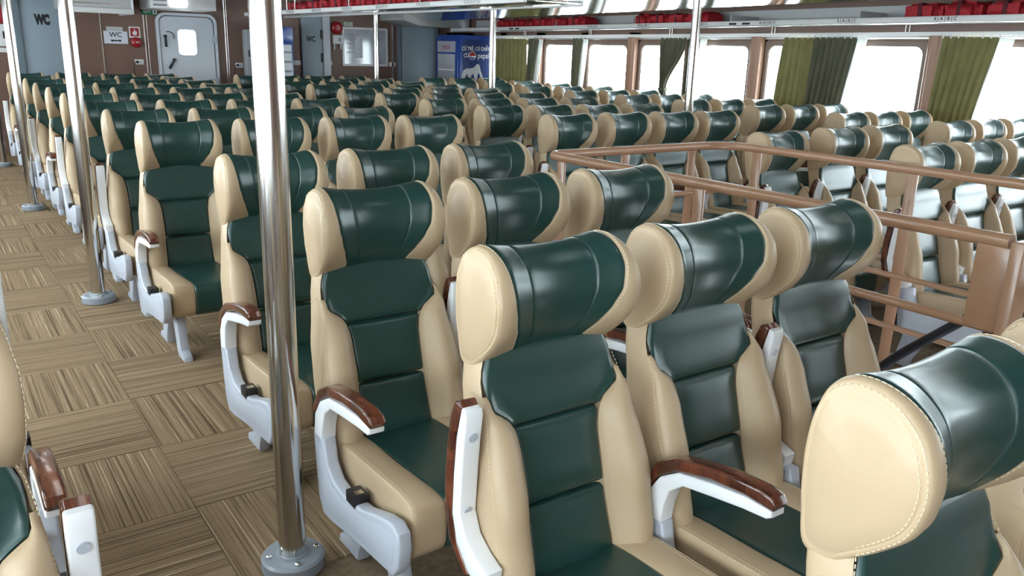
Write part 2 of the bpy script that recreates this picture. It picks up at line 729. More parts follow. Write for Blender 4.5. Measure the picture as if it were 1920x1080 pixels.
def back_shell():
    vs, fs = [], []
    zs = [0.345 + (0.95 - 0.345) * k / 24 for k in range(25)]
    ring = None
    for z in zs:
        w = lerp_table(WT, z)
        yb = lerp_table(YC, z) + 0.085
        row = []
        for s in (-1, -.98, -.94, -.86, -.6, -.3, 0, .3, .6, .86, .94, .98, 1):
            row.append((s * w, yfront(s * w, z) + (0.002 if abs(s) > .95 else 0.022), z))
        for s, d in ((1, -.02), (.985, -.008), (.94, 0), (.5, .006), (0, .008), (-.5, .006), (-.94, 0), (-.985, -.008), (-1, -.02)):
            row.append((s * w, yb + d, z))
        ring = len(row)
        vs += row
    for i in range(len(zs) - 1):
        for k in range(ring):
            j = (k + 1) % ring
            fs.append((i * ring + k, i * ring + j, (i + 1) * ring + j, (i + 1) * ring + k))
    fs.append(tuple(reversed(range(ring))))
    fs.append(tuple((len(zs) - 1) * ring + k for k in range(ring)))
    return mesh('back_shell', vs, fs, TAN, 50)


def loft(prefix, prof, Wf, bf, dispf, i0, i1, side_mat, mid_mat, names, grooves=(), drop=0.005, ks=None):
    """pad lofted across x from a closed (y,z) outline; returns {name: mesh}. i0..i1 covered by the coloured middle."""
    n = len(prof)
    cy = sum(p[0] for p in prof) / n
    cz = sum(p[1] for p in prof) / n

    def pt(i, x, k=1.0, inward=0.0):
        i %= n
        y, z = prof[i]
        dy, dz = dispf(i, x)
        y += dy
        z += dz
        y = cy + (y - cy) * k
        z = cz + (z - cz) * k
        if inward:
            d = math.hypot(y - cy, z - cz)
            y -= (y - cy) / d * inward
            z -= (z - cz) / d * inward
        return (x, y, z)
    cols = set(SS)
    for g in grooves:
        cols.update((g - .03, g - .012, g, g + .012, g + .03))
    cols = sorted(cols)
    out = {}
    rows = []
    span = i1 - i0
    for q in range(span + 1):
        i = i0 + q
        r = []
        eq = min(q, span - q) / span
        for s in cols:
            inn = drop * max(0, 1 - (1 - abs(s)) / .06) ** 2 + drop * max(0, 1 - eq / .03) ** 2
            for g in grooves:
                inn += 0.0028 * math.exp(-((s - g) / .012) ** 2)
            r.append(pt(i, s * bf(i % n), 1.0, inn - 0.0025))
        rows.append(r)
    me = grid_mesh(names[0], rows, mid_mat)
    out[names[0]] = me
    # back cover
    rows = []
    for q in range(n - span + 1):
        i = i1 + q
        rows.append([pt(i, s * bf(i % n), 1.0, 0.001) for s in (-1, -.5, 0, .5, 1)])
    out[names[1]] = grid_mesh(names[1], rows, side_mat)
    if ks is None:
        ks = [(1.0, -.018), (.985, -.008), (.955, -.002), (.90, .0), (.87, -.0015), (.84, .001), (.55, .001), (.15, .001)]
    ic = min(range(n), key=lambda i: abs(prof[i][1] - cz))
    Wc = Wf(ic)
    for sg, nm in ((-1, 0), (1, 1)):
        vs, fs = [], []
        stations = []
        for s in (0, .05, .15, .4, .7, 1.0):
            stations.append(('f', s))
        for k, dx in ks[1:]:
            stations.append(('c', k, dx))
        for st in stations:
            for i in range(n):
                W, b = Wf(i), bf(i)
                if st[0] == 'f':
                    x = b + (W + ks[0][1] - b) * st[1]
                    inn = drop * max(0, 1 - st[1] / .12) ** 2
                    p = pt(i, x, 1.0, inn)
                else:
                    Wk = W if st[1] > .9 else Wc + (W - Wc) * st[1]
                    p = pt(i, Wk + st[2], st[1])
                vs.append((sg * p[0], p[1], p[2]))
        m_ = len(stations)
        for a in range(m_ - 1):
            for i in range(n):
                j = (i + 1) % n
                f = (a * n + i, a * n + j, (a + 1) * n + j, (a + 1) * n + i)
                fs.append(f if sg > 0 else f[::-1])
        f = tuple((m_ - 1) * n + i for i in range(n))
        fs.append(f if sg > 0 else f[::-1])
        out[names[2] + str(nm)] = mesh(names[2], vs, fs, side_mat, 60)
    # fix orientation of the middle grids: front should face outwards
    for nm in (names[0], names[1]):
        mm = out[nm]
        p = mm.polygons[len(mm.polygons) // 2]
        c = p.center
        if (c.y - cy) * p.normal.y + (c.z - cz) * p.normal.z < 0:
            mm.flip_normals()
    out['pt'] = pt
    return out


# headrest outline: front from the neck up, over the top, down the back
HP = catmull([(-.022, .893), (-.060, .925), (-.096, .965), (-.113, 1.010), (-.115, 1.052), (-.099, 1.098), (-.066, 1.130), (-.022, 1.147), (.022, 1.146), (.052, 1.124), (.066, 1.07), (.070, 1.0), (.068, .93), (.06, .872), (.02, .864)], 90)
NH = len(HP)
ITOP = max(range(NH), key=lambda i: HP[i][1])
HWT = [(.855, .186), (.885, .187), (.92, .190), (.97, .195), (1.03, .198), (1.08, .197), (1.12, .191), (1.15, .183)]
HBT = [(.865, .090), (.915, .100), (.955, .118), (.995, .136), (1.04, .150), (1.10, .158), (1.15, .160)]


def h_disp(i, x):
    y, z = HP[i]
    fr = max(0.0, min(1.0, (0.03 - y) / 0.14))
    c = max(0.0, 1 - (abs(x) / 0.165) ** 2)
    dz = -0.018 * c * sst(1.06, 1.14, z)
    return 0.050 * fr * c, dz


head = loft('headrest', HP, lambda i: lerp_table(HWT, HP[i][1]), lambda i: lerp_table(HBT, HP[i][1]) if i <= ITOP + 6 else 0.160 if HP[i][1] > 1.0 else 0.14, h_disp, 2, ITOP + 7, TAN, GREEN, ('headrest_pad', 'headrest_back', 'headrest_wing'), grooves=(-.60, .60))

SP = catmull([(-.085, .40), (-.20, .424), (-.38, .432), (-.52, .438), (-.600, .434), (-.636, .415), (-.644, .345), (-.636, .285), (-.59, .265), (-.42, .27), (-.24, .275), (-.10, .29), (-.075, .345)], 78)
NS = len(SP)


def s_disp(i, x):
    y, z = SP[i]
    c = max(0.0, 1 - (abs(x) / 0.15) ** 4)
    top = sst(.36, .42, z)
    edge = sst(.15, .2, abs(x))
    return 0.008 * c * sst(-.6, -.66, y) if False else 0.0, (-0.016 * c) * top


IB = min(range(NS), key=lambda i: abs(SP[i][0] + .60) + (1 if SP[i][1] > .3 else 0))
seat = loft('seat', SP, lambda i: .212, lambda i: .120 if SP[i][0] > -.5 else .120 - .012 * sst(-.5, -.66, SP[i][0]), s_disp, 0, IB, TAN, GREEN, ('seat_pad', 'seat_underside', 'seat_side'), drop=.006,
            ks=[(1.0, -.014), (.99, -.006), (.97, -.0015), (.93, .0), (.6, .001), (.15, .001)])

PIV = (-.178, .462)
ARM_W = [(-.148, .452), (-.205, .452), (-.214, .50), (-.232, .545), (-.275, .575), (-.36, .584), (-.45, .592), (-.510, .594), (-.524, .602), (-.524, .616), (-.45, .622), (-.36, .616), (-.26, .604), (-.20, .572), (-.16, .52)]
ARM_T = [(-.152, .515), (-.196, .572), (-.258, .606), (-.36, .624), (-.45, .625), (-.525, .616), (-.534, .630), (-.524, .646), (-.49, .655), (-.42, .657), (-.34, .651), (-.25, .636), (-.185, .603), (-.140, .53)]
FRAME = [(-.138, .455), (-.212, .455), (-.228, .385), (-.268, .348), (-.33, .338), (-.46, .352), (-.58, .392), (-.635, .402), (-.668, .385), (-.676, .345), (-.668, .288), (-.640, .252), (-.55, .243), (-.40, .228), (-.25, .205), (-.19, .205), (-.160, .25), (-.146, .35)]


def sub_pivot(pts):
    return [(y - PIV[0], z - PIV[1]) for y, z in pts]


ME = {}
ME['back_shell'] = back_shell()
ME['panel_u'] = back_panel('back_panel', .740, .925, True)
ME['panel_m'] = back_panel('back_panel', .560, .739, False)
ME['panel_l'] = back_panel('back_panel', .375, .557, False)
ME['bol0'] = bolster('side_bolster', -1)
ME['bol1'] = bolster('side_bolster', 1)
ME['arm'] = poly_x('armrest', sub_pivot(ARM_W), -.0226, .0226, WHITE, .005, 3)
ME['arm_top'] = poly_x('wood_cap', sub_pivot(ARM_T), -.0232, .0232, WOOD, .008, 3)
ME['frame'] = poly_x('side_frame', FRAME, -.0205, .0205, GREY, .008, 3)
FR_IN = [(-.150, .44), (-.200, .44), (-.216, .375), (-.262, .328), (-.33, .318), (-.47, .332), (-.59, .372), (-.640, .370), (-.652, .335), (-.638, .283), (-.55, .265), (-.40, .250), (-.25, .228), (-.20, .232), (-.175, .262), (-.160, .35)]
ME['frame_cover'] = poly_x('frame_cover', FR_IN, -.0225, .0225, GREY, .004, 2)
bm = box_bm(-.0225, .0225, -.425, -.365, .335, .372, .004)
ME['buckle'] = bm_mesh('latch', bm, BLACK)
bm = box_bm(-.012, .012, -.415, -.395, .371, .3735)
ME['buckle_pin'] = bm_mesh('latch_button', bm, STEEL)


def bolt_mesh():
    bm = bmesh.new()
    # bolts on the underside (faces the viewer when the armrest is up) and outer face
    for y in (-.40, -.20):
        zz = .597 - .0 if y < -.3 else .553
    return None


def disc(name, c, axis, r, h, material, n=14):
    c = Vector(c)
    a = Vector(axis).normalized()
    return bm_mesh(name, tube_bm([c, c + a * h * .7, c + a * h], r, n), material, 50)


ME['bolt1'] = disc('bolt', (0, -.46 - PIV[0], .592 - PIV[1]), (0, 0, -1), .011, .003, GREY)
ME['bolt2'] = disc('bolt', (0, -.28 - PIV[0], .576 - PIV[1]), (0, .25, -1), .010, .003, GREY)
ME['pivot_cap'] = disc('pivot_cap', (-.0235, PIV[0], PIV[1] - .03), (1, 0, 0), .019, .047, GREY, 18)
# pedestal: beam under the cushion, two splayed legs and a foot bar
LEG = [(-.16, .275), (-.50, .275), (-.505, .235), (-.44, .225), (-.485, .045), (-.535, .022), (-.54, .0), (-.43, .0), (-.41, .03), (-.375, .17), (-.335, .20), (-.27, .17), (-.20, .04), (-.19, .0), (-.05, .0), (-.06, .03), (-.12, .05), (-.155, .22)]
ME['leg'] = poly_x('leg', LEG, -.165, -.120, GREY, .006, 2)
bm = box_bm(-.222, .218, -.40, -.34, .225, .262, .006)
ME['beam'] = bm_mesh('seat_beam', bm, GREY)
bm = box_bm(-.205, .205, -.20, -.10, .225, .36, .01)
ME['hinge'] = bm_mesh('recliner_hinge', bm, BLACK)

# stitching: along headrest colour joints, headrest side ring, bolster joints
hpt = head['pt']
paths = []
for sg in (-1, 1):
    paths.append([Vector((sg * (lerp_table(HBT, HP[i][1]) + .005), *hpt(i, lerp_table(HBT, HP[i][1]) + .005)[1:])) for i in range(2, ITOP + 6)])
    ring = []
    for i in range(1, ITOP + 10):
        W = lerp_table(HWT, HP[i][1])
        p = hpt(i, W + .0015, .84)
        ring.append(Vector((sg * (W + .002), p[1], p[2])))
    paths.append(ring)
    ring = []
    for i in range(1, ITOP + 10):
        W = lerp_table(HWT, HP[i][1])
        p = hpt(i, W, .94)
        ring.append(Vector((sg * (W + .0005), p[1], p[2])))
    paths.append(ring)
    for off in (-.002,):
        pp = []
        for k in range(40):
            z = .36 + (.90 - .36) * k / 39
            w = lerp_table(WT, z)
            x = w * .985
            pp.append(Vector((sg * (x + .004), yfront(x, z) - .004, z)))
        paths.append(pp)
ME['stitch_back'] = bm_mesh('stitching', stitch_bm(paths, .0009, .006, .0035), THREAD)
paths = []
spt = seat['pt']
for sg in (-1, 1):
    for k, dx in ((.975, -.003), (.995, -.014)):
        paths.append([Vector((sg * (.212 + dx + .001), *spt(i, .212 + dx, k)[1:])) for i in range(1, IB - 2)])
ME['stitch_seat'] = bm_mesh('stitching', stitch_bm(paths, .0009, .006, .0035), THREAD)

BPIV = Vector((0, -.13, .36))


def recline_matrix(deg):
    return Matrix.Translation(BPIV) @ Matrix.Rotation(R_(-deg), 4, 'X') @ Matrix.Translation(-BPIV)


def spawn_seat(x, y, label, group, arm='down', arm_r=None, recline=0.0, detail=2, arm_ang=0.0, frame_r=None):
    """arm: state of the armrest on the seat's left; arm_r: None or a state for one on the right (end of a row)"""
    t = thing('reclining_seat', label, 'seat', (x, y, 0), 0, group)
    MB = recline_matrix(recline)
    back = []
    back.append(obj('back_shell', ME['back_shell'], t))
    for k in ('panel_u', 'panel_m', 'panel_l'):
        back.append(obj('back_panel', ME[k], t))
    back.append(obj('side_bolster', ME['bol0'], t))
    back.append(obj('side_bolster', ME['bol1'], t))
    back.append(obj('headrest_pad', head['headrest_pad'], t))
    back.append(obj('headrest_back', head['headrest_back'], t))
    back.append(obj('headrest_wing', head['headrest_wing0'], t))
    back.append(obj('headrest_wing', head['headrest_wing1'], t))
    if detail >= 2:
        back.append(obj('stitching', ME['stitch_back'], t))
        back[-1]['kind'] = 'stuff'
    for b in back:
        b.matrix_basis = MB
    if detail >= 1:
        obj('seat_pad', seat['seat_pad'], t)
        obj('seat_side', seat['seat_side0'], t)
        obj('seat_side', seat['seat_side1'], t)
        obj('seat_underside', seat['seat_underside'], t)
        obj('seat_beam', ME['beam'], t)
        obj('leg', ME['leg'], t)
        obj('recliner_hinge', ME['hinge'], t)
        if detail >= 2:
            obj('stitching', ME['stitch_seat'], t)['kind'] = 'stuff'
    for sx, st in ((-1, arm), (1, arm_r)):
        if st is None:
            continue
        xx = sx * .25
        f = obj('side_frame', ME['frame'], t, (xx, 0, 0))
        if detail >= 1:
            obj('frame_cover', ME['frame_cover'], f)
            b = obj('latch', ME['buckle'], f)
            if detail >= 2:
                obj('pivot_cap', ME['pivot_cap'], f)
                obj('latch_button', ME['buckle_pin'], f)
        a = obj('armrest', ME['arm'], t, (xx, PIV[0], PIV[1]))
        obj('wood_cap', ME['arm_top'], a)
        if detail >= 2:
            obj('bolt', ME['bolt1'], a)
            obj('bolt', ME['bolt2'], a)
        a.rotation_euler = (R_(-(80 if st == 'up' else 0) - arm_ang), 0, 0)
    return t


def dist_detail(x, y):
    d = math.hypot(x, y)
    return 2 if d < 4.2 else 1 if d < 8.5 else 1


AISLE = {0: 'up', 1: 'up', 2: 'down', 3: 'down', 4: 'down', 5: 'up', 6: 'down', 7: 'up', 8: 'down', 9: 'up', 10: 'up', 11: 'down', 12: 'up'}
rowsA = [0.545, 1.43, 2.278, 3.15] + [4.62 + .855 * k for k in range(9)]
SPECIAL = {
    (0, 0): 'big green and tan seat cut off at bottom right, tan headrest side showing',
    (0, 1): 'green and tan seat barely in view at the right edge, beside the big corner seat',
    (1, 0): 'green and tan seat in front centre with its white aisle armrest folded up',
    (1, 1): 'green and tan seat in the front centre row beside a lowered wood-topped armrest',
    (1, 2): 'green and tan seat of the front centre row nearest the brown stair railing',
    (2, 0): 'green and tan aisle seat just right of the nearest steel pole, armrest down',
    (3, 0): 'green and tan aisle seat standing half behind the nearest steel pole',
    (4, 0): 'green and tan aisle seat with its pedestal leg in view, between the two nearest poles',
    (5, 0): 'green and tan aisle seat beside the second steel pole, its white armrest folded up',
}
NTH = ['on the aisle', 'second from the aisle', 'third from the aisle', 'fourth from the aisle']
for r, y in enumerate(rowsA):
    n = (2 if r == 0 else 3) if r < 4 else 4
    for c in range(n):
        x = 1.085 + .5 * c + {0: .062, 1: .028, 2: .01}.get(r, -.005)
        lab = SPECIAL.get((r, c)) or 'green and tan seat, %s, %s row of the left block' % (NTH[c], ORD[r])
        if c == 0:
            st = AISLE[r]
        elif r == 1:
            st = 'down' if c == 1 else 'up'
        else:
            st = 'up' if (r + c) % 3 == 0 else 'down'
        rec = random.uniform(-1.2, 1.2)
        if r < 4:
            rec *= 0.3
        if r == 4:
            rec = -7.0 if c == 0 else -5.0
        spawn_seat(x, y, lab, 'seats between the carpeted aisle and the stairwell', st, 'down' if c == n - 1 else None, rec, dist_detail(x, y), arm_ang={(3, 0): 6, (1, 1): 4}.get((r, c), 0))

for r in range(9):
    y = 4.5 + .845 * r
    for c in range(4):
        x = 3.65 + .5 * c
        lab = 'green and tan seat, middle block behind the stairwell, %s row, %s from left' % (ORD[r], ORD[c])
        spawn_seat(x, y, lab, 'seats in the middle block behind the stairwell', 'up' if (r * 3 + c) % 4 == 0 else 'down', 'down' if c == 3 else None, random.uniform(-1.2, 1.2), dist_detail(x, y))

for r, y in enumerate((2.30, 3.14)):
    for c in range(3):
        x = 4.255 + .51 * c
        lab = 'green and tan seat right of the stair railing, %s row, %s' % (('nearer', 'farther')[r], ('next to the railing', 'middle of three', 'away from the railing')[c])
        rec = 7.0 if (r, c) == (1, 0) else random.uniform(-.6, .6)
        spawn_seat(x, y, lab, 'seats right of the stair railing', 'up', 'down' if c == 2 else None, rec, 2 if r == 0 else 1)

for r in range(10):
    y = 3.2 + .85 * r
    for c in range(3):
        x = 6.22 + .5 * c
        lab = 'green and tan seat, right window block, %s row from camera, %s' % (ORD[r], ('away from the windows', 'middle of three', 'beside the windows')[c])
        spawn_seat(x, y, lab, 'seats along the right-hand windows', 'up' if (r + c) % 3 == 1 else 'down', 'down' if c == 2 else None, random.uniform(-1.2, 1.2), dist_detail(x, y))

for r, y in enumerate((1.43, 2.278, 3.13)):
    x = -.13
    lab = ('green and tan seat cut off at the left edge, beside a raised white armrest', 'seat at the left edge showing only its wood-topped armrest and grey frame', 'farthest seat at the left edge, only its raised armrest end showing')[r]
    spawn_seat(x, y, lab, 'seats left of the carpeted aisle', 'down', ('up', 'down', 'up')[r], 0, 2)

# ------------------------------------------------------------------ steel poles
pole_me = lathe_mesh('pole_shaft', [(.041, .03), (.041, ZC)], STEEL, 32)
fl_me = lathe_mesh('base_flange', [(.088, 0.0), (.095, .006), (.095, .040), (.088, .048), (.050, .050), (.048, .056), (.042, .056)], FLANGE, 36, 30)
bolt_me = lathe_mesh('bolt', [(.009, .048), (.009, .055), (.006, .058)], STEEL, 8)
POLES = [(.755, 2.17, 'nearest steel pole standing at the edge of the carpeted aisle'), (.745, 5.39, 'second steel pole along the carpeted aisle'), (.748, 8.75, 'third steel pole along the carpeted aisle'), (.765, 11.93, 'farthest steel pole of the aisle at the left edge'),
         (5.80, 5.39, 'steel pole in front of the window curtains on the right'), (5.86, 8.75, 'steel pole in front of the blue drinks fridge'), (5.85, 11.93, 'thin far steel pole in front of the white notice board')]
for x, y, lab in POLES:
    t = thing('steel_pole', lab, 'pole', (x, y, 0), random.uniform(0, 1), 'floor to ceiling steel poles')
    obj('pole_shaft', pole_me, t)
    f = obj('base_flange', fl_me, t)
    for k in range(4):
        a = R_(45 + 90 * k)
        obj('bolt', bolt_me, f, (.072 * math.cos(a), .072 * math.sin(a), 0))

# ------------------------------------------------------------------ stair railing and stair
rail = thing('stair_railing', 'brown painted tube railing around the stairwell', 'railing', (2.58, 1.1, 0))


def rp(pts):
    return [(x - 2.58, y - 1.1, z) for x, y, z in pts]


RX0, RX1, RYF = 2.58, 3.93, 3.31
top = round_path([(RX0, 1.08, 1.05), (RX0, RYF, 1.05), (RX1, RYF, 1.05), (RX1, 0.45, 1.05)], [.07, .24], 8)
tube('top_rail', rp(top), .0235, RAILP, rail, 16)
for z in (.78, .51, .245):
    p = round_path([(RX0, 1.08, z), (RX0, RYF, z), (RX1, RYF, z), (RX1, 0.45, z)], [.05, .12], 6)
    tube('mid_rail', rp(p), .0155, RAILP, rail, 12)
for x, y, w in ((RX0, 2.30, 0), (RX0, RYF - .10, 0), (RX1, 2.15, 0), (RX1, RYF - .22, 0), (RX1, 0.9, 0), (3.10, RYF, 1), (3.62, RYF, 1)):
    if w:
        box('post', x - 2.58 - .028, x - 2.58 + .028, y - 1.1 - .007, y - 1.1 + .007, 0, 1.035, RAILP, rail, .003)
    else:
        box('post', x - 2.58 - .007, x - 2.58 + .007, y - 1.1 - .028, y - 1.1 + .028, 0, 1.035, RAILP, rail, .003)
box('end_post', -.045, .045, -.075, -.035, 0, 1.06, RAILP, rail, .008)
box('end_plate', -.022, -.006, -.04, .068, .775, 1.035, RAILP, rail, .004)
# stair going down
stair = thing('stair_flight', 'dark grey stair going down inside the brown railing', 'stairs', (3.28, 3.0, -0.2))
for k in range(8):
    y = 0.55 + k * .27
    z = -.02 - k * .19
    box('tread', -.58, .57, y - 3.0, y - 3.0 + .29, z + .2 - .04, z + .2, STAIRM, stair, .004)
    box('nosing', -.58, .57, y - 3.0 + .265, y - 3.0 + .292, z + .2 - .002, z + .2 + .006, ALU, stair)
for x, nm in ((HX0 - .03, 'wall_stair_1'), (HX1, 'wall_stair_2')):
    struct(box(nm, x, x + .03, HY0, HY1, -1.9, -.01, STAIRM))
struct(box('wall_stair_3', HX0, HX1, HY1, HY1 + .03, -1.9, -.01, STAIRM))
struct(box('floor_lower', HX0 - .03, HX1 + .03, HY0, HY1 + .03, -1.95, -1.9, STAIRM))
hand = thing('stair_handrail', 'black sloping handrail tubes of the stair behind the front seats', 'handrail', (3.0, 1.2, 0))
for pts in ([(3.3, .70, .94), (3.3, 1.12, .93), (3.3, 1.75, .333), (3.3, 2.3, -.33)], [(2.84, .70, .94), (2.84, 1.0, .92), (2.84, 1.15, .74), (2.84, 1.9, -.15)]):
    tube('handrail_tube', [(a[0] - 3.0, a[1] - 1.2, a[2]) for a in round_path(pts, .10, 6)], .02, BLACK, hand, 12)
    tube('handrail_post', [(pts[0][0] - 3.0, .72 - 1.2, -.02), (pts[0][0] - 3.0, .72 - 1.2, .93)], .016, BLACK, hand, 12)

# ------------------------------------------------------------------ overhead racks and life jackets


def jacket_mesh(seed):
    rnd = random.Random(seed)
    bm = bmesh.new()
    bmesh.ops.create_cube(bm, size=1.0)
    bmesh.ops.bevel(bm, geom=list(bm.edges), offset=.18, segments=3, affect='EDGES')
    bmesh.ops.subdivide_edges(bm, edges=list(bm.edges), cuts=1, use_grid_fill=True)
    ph = [rnd.uniform(0, 6.28) for _ in range(6)]
    for v in bm.verts:
        x, y, z = v.co
        d = .035 * math.sin(9 * y + ph[0]) + .03 * math.sin(11 * x + ph[1] + 4 * z) + .03 * math.sin(13 * z + ph[2] + 5 * y)
        v.co *= 1 + d
        if z > 0:
            v.co.z += .05 * math.sin(5 * y + ph[3]) * math.cos(4 * x + ph[4])
    return bm_mesh('life_jacket', bm, RED, 80)


JM = [jacket_mesh(s) for s in range(4)]
strap_me = bm_mesh('strap', box_bm(-.515, .515, -.06, .06, -.515, .53, .02), mat('dark_red_strap', (.10, .012, .02), .8))


def jackets(y0, y1, x, z, zf, where, step=.34, h=.15, w=.36):
    n = max(1, round((y1 - y0) / step))
    for k in range(n):
        y = y0 + (k + .5) * (y1 - y0) / n
        j = obj('life_jacket', JM[k % 4], None, (x + random.uniform(-.02, .02), y, z + zf(y) + h * .52), (0, 0, random.uniform(-.12, .12)))
        j.scale = (w, (y1 - y0) / n * .95, h * random.uniform(.9, 1.1))
        nm = 'red folded life jacket %s, %s' % (where, 'only one' if n == 1 else ORD[k] + ' from the camera')
        tag(j, nm, 'life jacket', 'red life jackets on the overhead racks')
        obj('strap', strap_me, j)


flat = lambda y: 0.0
# side rack over the right-hand windows
RKX = 7.36
rack = thing('overhead_rack', 'white overhead luggage rack above the right-hand window curtains', 'rack', (7.6, 4, 1.9))
ry_ = lambda y: zr(y + 4) * 1.15


def rbox(name, x0, x1, y0, y1, z0, z1, m_, bev=.004, zf=ry_):
    return box(name, x0 - 7.6, x1 - 7.6, y0 - 4, y1 - 4, z0 - 1.9, z1 - 1.9, m_, rack, bev, zf)


rbox('shelf', RKX, XR - .005, YF + .1, YB - 1.0, 1.880, 1.895, RACKG, .002)
rbox('front_lip', RKX - .03, RKX + .005, YF + .1, YB - 1.0, 1.872, 1.925, TRIMW, .010)
rbox('lip_edge', RKX - .036, RKX - .012, YF + .1, YB - 1.0, 1.862, 1.876, ALU, .004)
rbox('back_rail', XR - .03, XR - .006, YF + .1, YB - 1.0, 1.895, 1.93, RACKG, .004)
bs = box('rack_back_sheet', XR - .014, XR - .003, 0, YB - 1.0, 1.895, 2.06, RACKG, wall_right, 0, zr)
for y in (3.0, 4.55, 6.1, 7.65, 9.2, 10.75):
    for dy in (-.02, .02):
        tube('bracket', [(7.80 - 7.6, y + dy - 4, 1.80 + zr(y) - 1.9), (7.80 - 7.6, y + dy - 4, 1.885 + zr(y) * 1.1 - 1.9)], .006, STEEL, rack, 8)
    rbox('divider', RKX + .02, XR - .02, y + .25, y + .262, 1.895, 1.99, RACKG, .002)
rot_lip = ON_RIGHT
for y, s in ((4.90, '5 | A | B | C'), (3.95, '4 | A | B | C'), (5.82, '6 | A | B | C'), (6.75, '7 | A | B | C'), (7.65, '8 | A | B | C'), (8.6, '9 | A | B | C')):
    text_obj('seat_numbers', s, .042, INK, rack, (RKX - .0325 - 7.6, y - 4, 1.900 + zr(y) * 1.15 - 1.9), rot_lip)
for y in (10.3, 10.45, 6.28, 6.1):
    rbox('lip_sticker', RKX - .0325, RKX - .029, y - .05, y + .05, 1.885, 1.905, INK, 0)
ZJ = 1.895
jackets(8.95, 11.0, 7.58, ZJ, lambda y: zr(y) * 1.15, 'at the far end of the window rack', .34, .14)
jackets(6.75, 7.95, 7.58, ZJ, lambda y: zr(y) * 1.15, 'in the middle of the window rack', .30, .14)
jackets(2.6, 4.42, 7.58, ZJ, lambda y: zr(y) * 1.15, 'at the near end of the window rack', .36, .145)

# middle rack
MX0, MX1 = 4.0, 4.55
mr = thing('overhead_rack', 'white overhead luggage rack hanging over the middle block of seats', 'rack', (4.4, 8, 1.93))


def mbox(name, x0, x1, y0, y1, z0, z1, m_, bev=.004):
    return box(name, x0 - 4.4, x1 - 4.4, y0 - 8, y1 - 8, z0 - 1.93, z1 - 1.93, m_, mr, bev)


mbox('shelf', MX0, MX1, 5.5, 12.3, 1.930, 1.942, MIRRORC, .002)
mbox('front_lip', MX0 - .03, MX0 + .004, 5.5, 12.3, 1.918, 1.968, TRIMW, .010)
mbox('back_lip', MX1 - .004, MX1 + .03, 5.5, 12.3, 1.918, 1.968, TRIMW, .010)
for y in (5.65, 7.25, 8.85, 10.45, 12.1):
    for x in (MX0 + .02, MX1 - .02):
        tube('hanger', [(x - 4.4, y - 8, 1.94 - 1.93), (x - 4.4, y - 8, ZC - 1.93)], .008, STEEL, mr, 8)
for k, y in enumerate((6.25, 7.1, 7.95, 8.8, 9.65, 10.5)):
    text_obj('seat_numbers', '%d | D | E | F | G' % (k + 6), .042, INKG, mr, (MX0 - .0325 - 4.4, y - 8, 1.944 - 1.93), rot_lip)
jackets(6.3, 10.9, 4.27, 1.944, flat, 'on the middle rack', .36, .125, .40)

# ------------------------------------------------------------------ curtains on the right side


def curtain_mesh(y0, y1, yb0, yb1, z0, z1, pleats, m_, amp=.022, tie=None, lay=0.0):
    """hanging pleated cloth; (y0,y1) at the top, (yb0,yb1) at the bottom; tie=(z, y, width)"""
    nu, nv = pleats * 8, 16
    rnd = random.Random(int(y0 * 100) + pleats)
    ph = [rnd.uniform(-.5, .5) for _ in range(pleats + 2)]
    front, back = [], []
    for j in range(nv + 1):
        v = j / nv
        z = z1 + (z0 - z1) * v
        a = y0 + (yb0 - y0) * v
        b = y1 + (yb1 - y1) * v
        if tie:
            tv = (z1 - tie[0]) / (z1 - z0)
            if v <= tv:
                k = sst(0, 1, v / tv) ** 1.5
            else:
                k = 1 - .55 * sst(0, 1, (v - tv) / (1 - tv))
            a = a + (tie[1] - tie[2] / 2 - a) * k
            b = b + (tie[1] + tie[2] / 2 - b) * k
        for i in range(nu + 1):
            u = i / nu
            s = u * pleats
            q = math.sin(2 * math.pi * s + ph[int(s)] * .8 + .6 * v)
            x = amp * q * (.75 + .35 * v) + .006 * math.sin(5 * v + 9 * u)
            y = a + (b - a) * (u + .012 * math.sin(4 * math.pi * s) )
            front.append((x, y, z))
            back.append((x + .004, y, z))
    n1 = nu + 1
    tot = len(front)
    fs = []
    for j in range(nv):
        for i in range(nu):
            p, q, r, s = j * n1 + i, j * n1 + i + 1, (j + 1) * n1 + i + 1, (j + 1) * n1 + i
            fs.append((p, q, r, s))
            fs.append((tot + s, tot + r, tot + q, tot + p))
    for i in range(nu):
        fs.append((i + 1, i, tot + i, tot + i + 1))
        fs.append((nv * n1 + i, nv * n1 + i + 1, tot + nv * n1 + i + 1, tot + nv * n1 + i))
    for j in range(nv):
        fs.append((j * n1, (j + 1) * n1, tot + (j + 1) * n1, tot + j * n1))
        fs.append(((j + 1) * n1 + nu, j * n1 + nu, tot + j * n1 + nu, tot + (j + 1) * n1 + nu))
    return mesh('curtain', front + back, fs, m_, 70)


hook_me = lathe_mesh('curtain_hook', [(.008, 0), (.008, .022), (.004, .03)], TRIMW, 8)


